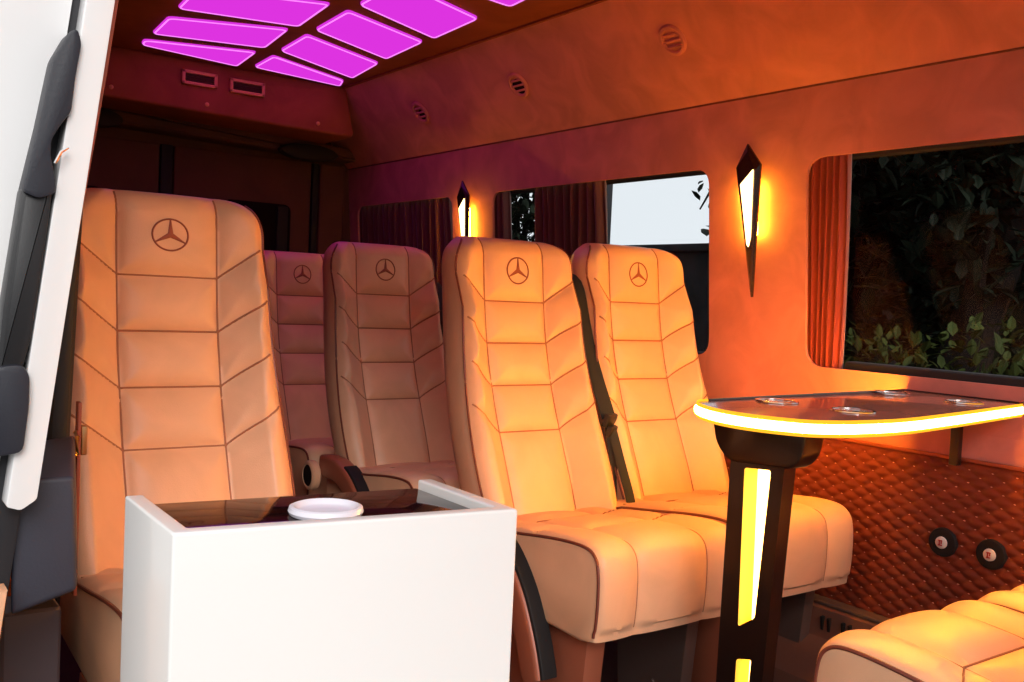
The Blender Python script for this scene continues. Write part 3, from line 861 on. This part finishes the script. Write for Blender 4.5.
# ------------------------------------------------------------------ sockets on the quilted wall
for lab, y, z in (('black round power socket on the quilted wall, the one nearer the table leg', 1.247, .495), ('black round power socket on the quilted wall, the one nearer the corner seat', 1.130, .494)):
    t = thing('wall_socket', lab, 'socket', (wx(z) - .012, y, z), 0, 'round sockets on the quilted wall')
    a = MB(); a.lathe([(.035, .006), (.035, 0), (.033, -.006), (.022, -.008), (.016, -.006), (0, -.006)], (0, 0, 0), (1, 0, 0), 36); a.build('bezel', M['duct_dark'], t)
    a = MB(); a.lathe([(.0145, -.005), (.014, -.010), (.012, -.0115), (0, -.012)], (0, 0, 0), (1, 0, 0), 28); cpo = a.build('socket_cap', M['socket_white'], t)
    a = MB(); x = -.0125
    a.box((x, .0, .0055), (.002, .010, .003), .0005); a.box((x, .0, -.0055), (.002, .010, .003), .0005)
    a.box((x, .002, 0), (.002, .0028, .010), .0005); a.box((x, -.003, .001), (.002, .0028, .006), .0005)
    a.build('plug_icon', M['socket_red'], cpo)

# ------------------------------------------------------------------ sliding door seen edge-on, handle, latch
sl = lambda x, z: x + .121 * z           # the van side leans inward
dr = thing('sliding_door', 'white sliding door pushed back, seen edge-on with its dark grab handle', 'van door', (.2, 1.4, 0))
DO = Vector((.2, 1.4))
def dprism(mb, poly, y0, y1, bev=.004, mi=0):
    mb.prism([(x - DO.x, z) for x, z in poly], 1, y0 - DO.y, y1 - DO.y, mi, bev); return mb
def lean(pts): return [(x + .121 * (z - 1.03), z) for x, z in pts]
a = MB(); dprism(a, lean([(.02, .0), (.226, .0), (.226, 1.78), (.02, 1.78)]), 1.415, 1.50, .006)
a.add([], [])
# outer skin running back along the van's side
v = lean([(.02, 0), (.02, 1.78)])
a.prism([(1.42 - DO.y, 0), (2.6 - DO.y, 0), (2.6 - DO.y, 1.78), (1.42 - DO.y, 1.78)], 0, -.11, -.08, 0, .004)
a.build('door_panel', M['white_paint'], dr, sharp=40)
a = MB(); dprism(a, lean(rounded([(.236, .728), (.254, .722), (.2715, .735), (.2715, 1.80), (.236, 1.80)], [.004, .004, .004, .004, .004], 3)), 1.385, 1.44, .0015)
a.build('door_edge', M['white_paint'], dr, sharp=40)
a = MB(); dprism(a, lean([(.2262, .3), (.262, .3), (.262, 1.78), (.2262, 1.78)]), 1.425, 1.49, .003)
a.build('door_gasket', M['rubber'], dr, sharp=40)
a = MB(); dprism(a, lean([(.2725, 1.0), (.2785, 1.30), (.280, 1.80), (.2725, 1.80)]), 1.40, 1.47, .001)
a.build('door_trim', M['copper_trim'], dr)
# handle: upper cap with a finger dent, black grip, lower cap
cap_pts = [(73, 31), (66, 33), (57, 43), (50, 57), (36, 122), (22, 190), (36, 197), (50, 195), (57, 188), (56, 176), (49, 158), (48, 141), (54, 130), (68, 112), (71, 80), (76, 45)]
def px(u, v, Y=1.39):
    r = R @ np.array([u - 512, v - 341, 968.7]); r = r * (Y / r[1]); return (float(r[0]), float(r[2] + 1.03))
UC = rounded([(.2690, 1.353), (.2585, 1.346), (.2410, 1.310), (.2255, 1.22), (.2085, 1.135), (.228, 1.128), (.2475, 1.137), (.247, 1.155), (.2405, 1.185), (.2410, 1.205), (.2495, 1.222), (.2640, 1.245), (.2680, 1.29), (.2745, 1.335)], .006, 3)
a = MB(); dprism(a, UC, 1.375, 1.42, .003); a.build('handle_cap', M['handle_plastic'], dr, sharp=45)
GR = rounded([(.2090, 1.142), (.2455, 1.142), (.2420, 1.10), (.2330, 1.02), (.2240, .945), (.2145, .905), (.1840, .905), (.1900, .99)], .006, 3)
a = MB(); dprism(a, GR, 1.382, 1.425, .006); a.build('handle_grip', M['black_plastic'], dr, sharp=45)
LC = rounded([(.1840, .912), (.2135, .915), (.2225, .900), (.2225, .86), (.2165, .80), (.180, .795)], .010, 3)
a = MB(); dprism(a, LC, 1.372, 1.425, .005); a.build('handle_cap', M['handle_plastic'], dr, sharp=45)
a = MB(); a.tube([((.2455 - DO.x), 1.372 - DO.y, 1.175), (.2515 - DO.x, 1.370 - DO.y, 1.190), (.2600 - DO.x, 1.371 - DO.y, 1.197)], .0022, 6)
a.build('handle_clip', M['chrome'], dr)
a = MB(); dprism(a, lean([(.165, .36), (.2525, .36), (.2525, .62), (.165, .62)]), 1.375, 1.42, .006)
for k in range(5): a.tube([(.10 - DO.x, 1.374 - DO.y, .38 + k * .05), (.172 - DO.x, 1.374 - DO.y, .40 + k * .05)], .002, 5, 1)
a.build('door_lining', [M['leather'], M['stitch']], dr)

lb = thing('latch_housing', 'dark grey plastic latch housing low on the door jamb', 'latch housing', (.315, 1.6, .48))
LO = Vector((.315, 1.6, .48))
a = MB(); bm = bmesh.new()
A = [(.214, 1.44, .752), (.292, 1.44, .752), (.300, 1.44, .60), (.298, 1.44, .590), (.216, 1.44, .567)]
Bk = [(.262, 1.74, .752), (.352, 1.74, .765), (.360, 1.74, .60), (.356, 1.74, .500), (.262, 1.74, .480)]
va = [bm.verts.new(Vector(p) - LO) for p in A]; vb = [bm.verts.new(Vector(p) - LO) for p in Bk]
bm.faces.new(va); bm.faces.new(vb[::-1])
for i in range(5): bm.faces.new((va[i], vb[i], vb[(i + 1) % 5], va[(i + 1) % 5]))
bmesh.ops.recalc_face_normals(bm, faces=bm.faces)
bmesh.ops.bevel(bm, geom=bm.edges[:], offset=.007, segments=3, affect='EDGES', profile=.6)
a.bm(bm); a.build('housing', M['grey_plastic'], lb, sharp=40)
a = MB(); a.box(Vector((.358, 1.745, .655)) - LO, (.006, .02, .33), .002); a.build('latch_strip', M['copper_trim'], lb)
a = MB(); a.box(Vector((.366, 1.742, .755)) - LO, (.010, .016, .05), .003); a.tube([tuple(Vector(p) - LO) for p in ((.352, 1.735, .77), (.352, 1.72, .765), (.352, 1.72, .735), (.352, 1.735, .73))], .004, 8)
a.build('striker', M['brass'], lb)

# jamb: rubber seal, body sill
jm = MB()
jm.tube([(.352 + .03 * (z - .9), 1.86, z) for z in np.linspace(.0, 1.7, 20)], (.019, .02), 10)
jm.box((.315, 1.90, .85), (.05, .06, 1.72), .01)
structure(jm.build('trim_12', M['rubber']), 'black rubber door seal')
js = MB(); js.box((.285, 1.74, .24), (.09, .10, .50), .012)
structure(js.build('trim_13', M['sill_grey']), 'lower jamb panel')

# ------------------------------------------------------------------ outside
gr = MB(); gr.box((2, 4, -.52), (80, 80, .1), 0)
structure(gr.build('ground', M['earth'], smooth=False))
def leaves(n, fn, size, seed, mat, name, parent):
    rnd = random.Random(seed); V = []; F = []
    for _ in range(n):
        p = fn(rnd); s = size * rnd.uniform(.6, 1.4)
        q = Matrix.Rotation(rnd.uniform(0, 2 * PI), 3, 'Z') @ Matrix.Rotation(rnd.gauss(.5, .6), 3, 'X')
        k = len(V)
        for c in ((0, 0, 0), (.28, .35, .05), (.22, .75, .04), (0, 1.05, -.08), (-.22, .75, .04), (-.28, .35, .05)):
            w = q @ Vector(c) * s; V.append((p[0] + w.x, p[1] + w.y, p[2] + w.z))
        F.append((k, k + 1, k + 2, k + 3)); F.append((k, k + 3, k + 4, k + 5))
    return mesh_obj(name, V, F, mat, parent, smooth=False, recalc=False)
def tree(label, loc, h, crown, nl, leaf, seed, mat='leaf_dark', trunk_r=.12, zc=None, bend=.2, nbr=5):
    rnd = random.Random(seed)
    t = thing('tree', label, 'tree', (*loc, -.47), 0, 'trees beyond the side windows')
    b = MB(); zc = zc or h * .65
    P = spline([(0, 0, 0), (rnd.uniform(-bend, bend), rnd.uniform(-bend, bend), h * .3), (rnd.uniform(-bend, bend), rnd.uniform(-bend, bend), h * .55), (0, 0, h * .9)], 14)
    b.tube(P, lambda s: trunk_r * (1.15 - .85 * s), 10)
    for k in range(nbr):
        a = 2 * PI * k / nbr + rnd.uniform(-.4, .4); i = rnd.randint(4, 9); p = P[i]
        e = (p.x + math.cos(a) * crown[0] * .8, p.y + math.sin(a) * crown[1] * .8, p.z + crown[2] * .5)
        b.tube(spline([tuple(p), ((p.x + e[0]) / 2, (p.y + e[1]) / 2, p.z + crown[2] * .35), e], 8), lambda s: trunk_r * .45 * (1 - .8 * s), 7)
    b.build('trunk', M['bark'], t)
    def fn(r):
        while True:
            x, y, z = r.uniform(-1, 1), r.uniform(-1, 1), r.uniform(-1, 1); d = x * x + y * y + z * z
            if d < 1 and r.random() < d + .25: return (x * crown[0], y * crown[1], zc + z * crown[2])
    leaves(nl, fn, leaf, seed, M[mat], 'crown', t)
    return t
big = tree('large dark broad-leaved tree filling the big window over the table', (5.3, 3.75), 4.2, (.9, .62, 1.7), 5200, .115, 11, zc=2.6)
tree('dark tree with a thick crooked trunk at the right of the big window', (5.0, 2.75), 4.0, (.8, .48, 1.35), 4400, .11, 12, zc=2.85, trunk_r=.16)
tree('slim dark conifer against the sky in the centre window', (7.6, 10.4), 4.2, (.42, .42, 2.2), 1500, .16, 13, zc=2.3, trunk_r=.07)
# hedge behind the trees
t = thing('hedge', 'dense dark hedge behind the trees in the big window', 'hedge', (7.2, 3.7, -.47))
a = MB(); a.box((0, .1, 1.6), (.8, 5.0, 3.2), .1); a.build('hedge_core', M['leaf_dark'], t)
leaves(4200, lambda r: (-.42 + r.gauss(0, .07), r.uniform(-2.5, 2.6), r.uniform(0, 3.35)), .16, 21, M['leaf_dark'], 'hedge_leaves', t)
# lit shrubs low in the window
for i, (x, y, h, lab) in enumerate(((4.6, 3.55, 1.15, 'low green shrub at the rear lower corner of the big window'), (4.5, 2.95, 1.10, 'low green shrub at the foot of the crooked tree'), (4.4, 2.35, 1.2, 'low green shrub at the front end of the big window'))):
    t = thing('shrub', lab, 'shrub', (x, y, -.47), 0, 'green shrubs outside the big window')
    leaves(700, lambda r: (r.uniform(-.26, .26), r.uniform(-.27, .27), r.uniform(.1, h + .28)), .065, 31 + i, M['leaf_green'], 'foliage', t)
    a = MB()
    for k in range(4): a.tube([(.03 * k - .05, 0, 0), (.08 * k - .12, .05 * k - .1, h * .8)], .012, 6)
    a.build('stem', M['bark'], t)
# garden wall with coping, under the sky in the centre window
gw = MB(); gw.box((6.3, 7.4, .50), (.25, 6.6, 2.0), .02); gw.box((6.3, 7.4, 1.53), (.36, 6.6, .07), .02)
o = gw.build('garden_wall', M['boundary']); structure(o, 'dark garden wall under the sky in the centre window')
# leafy twig hanging into the sky
a = MB(); a.tube(spline([(0, .1, 2.2), (-.1, .45, 2.72), (-.1, .75, 2.62), (-.1, 1.06, 2.42), (-.1, 1.24, 2.20)], 18), lambda s: .03 * (1 - .8 * s), 6); br_ = a.build('branch', M['bark'], big)
leaves(60, lambda r: (-.1 + r.gauss(0, .05), (lambda q: .66 + q * .62 + r.gauss(0, .06))(r.random()), 2.38 + r.gauss(0, .13)), .085, 41, M['leaf_dark'], 'leaves', br_)

# ------------------------------------------------------------------ light
w = bpy.data.worlds.new('world'); scene.world = w; w.use_nodes = True
bg = w.node_tree.nodes['Background']
bg.inputs['Color'].default_value = (.93, .97, 1.0, 1); bg.inputs['Strength'].default_value = .95
sun = bpy.data.lights.new('daylight', 'SUN'); sun.energy = 2.5; sun.angle = math.radians(35); sun.color = (1, .97, .94)
so = bpy.data.objects.new('daylight', sun); COL.objects.link(so)
so.rotation_euler = Vector((.33, .83, -.55)).to_track_quat('-Z', 'Y').to_euler()

vs = scene.view_settings
vs.view_transform = 'Standard'; vs.look = 'None'; vs.exposure = 0; vs.gamma = 1; vs.use_curve_mapping = False
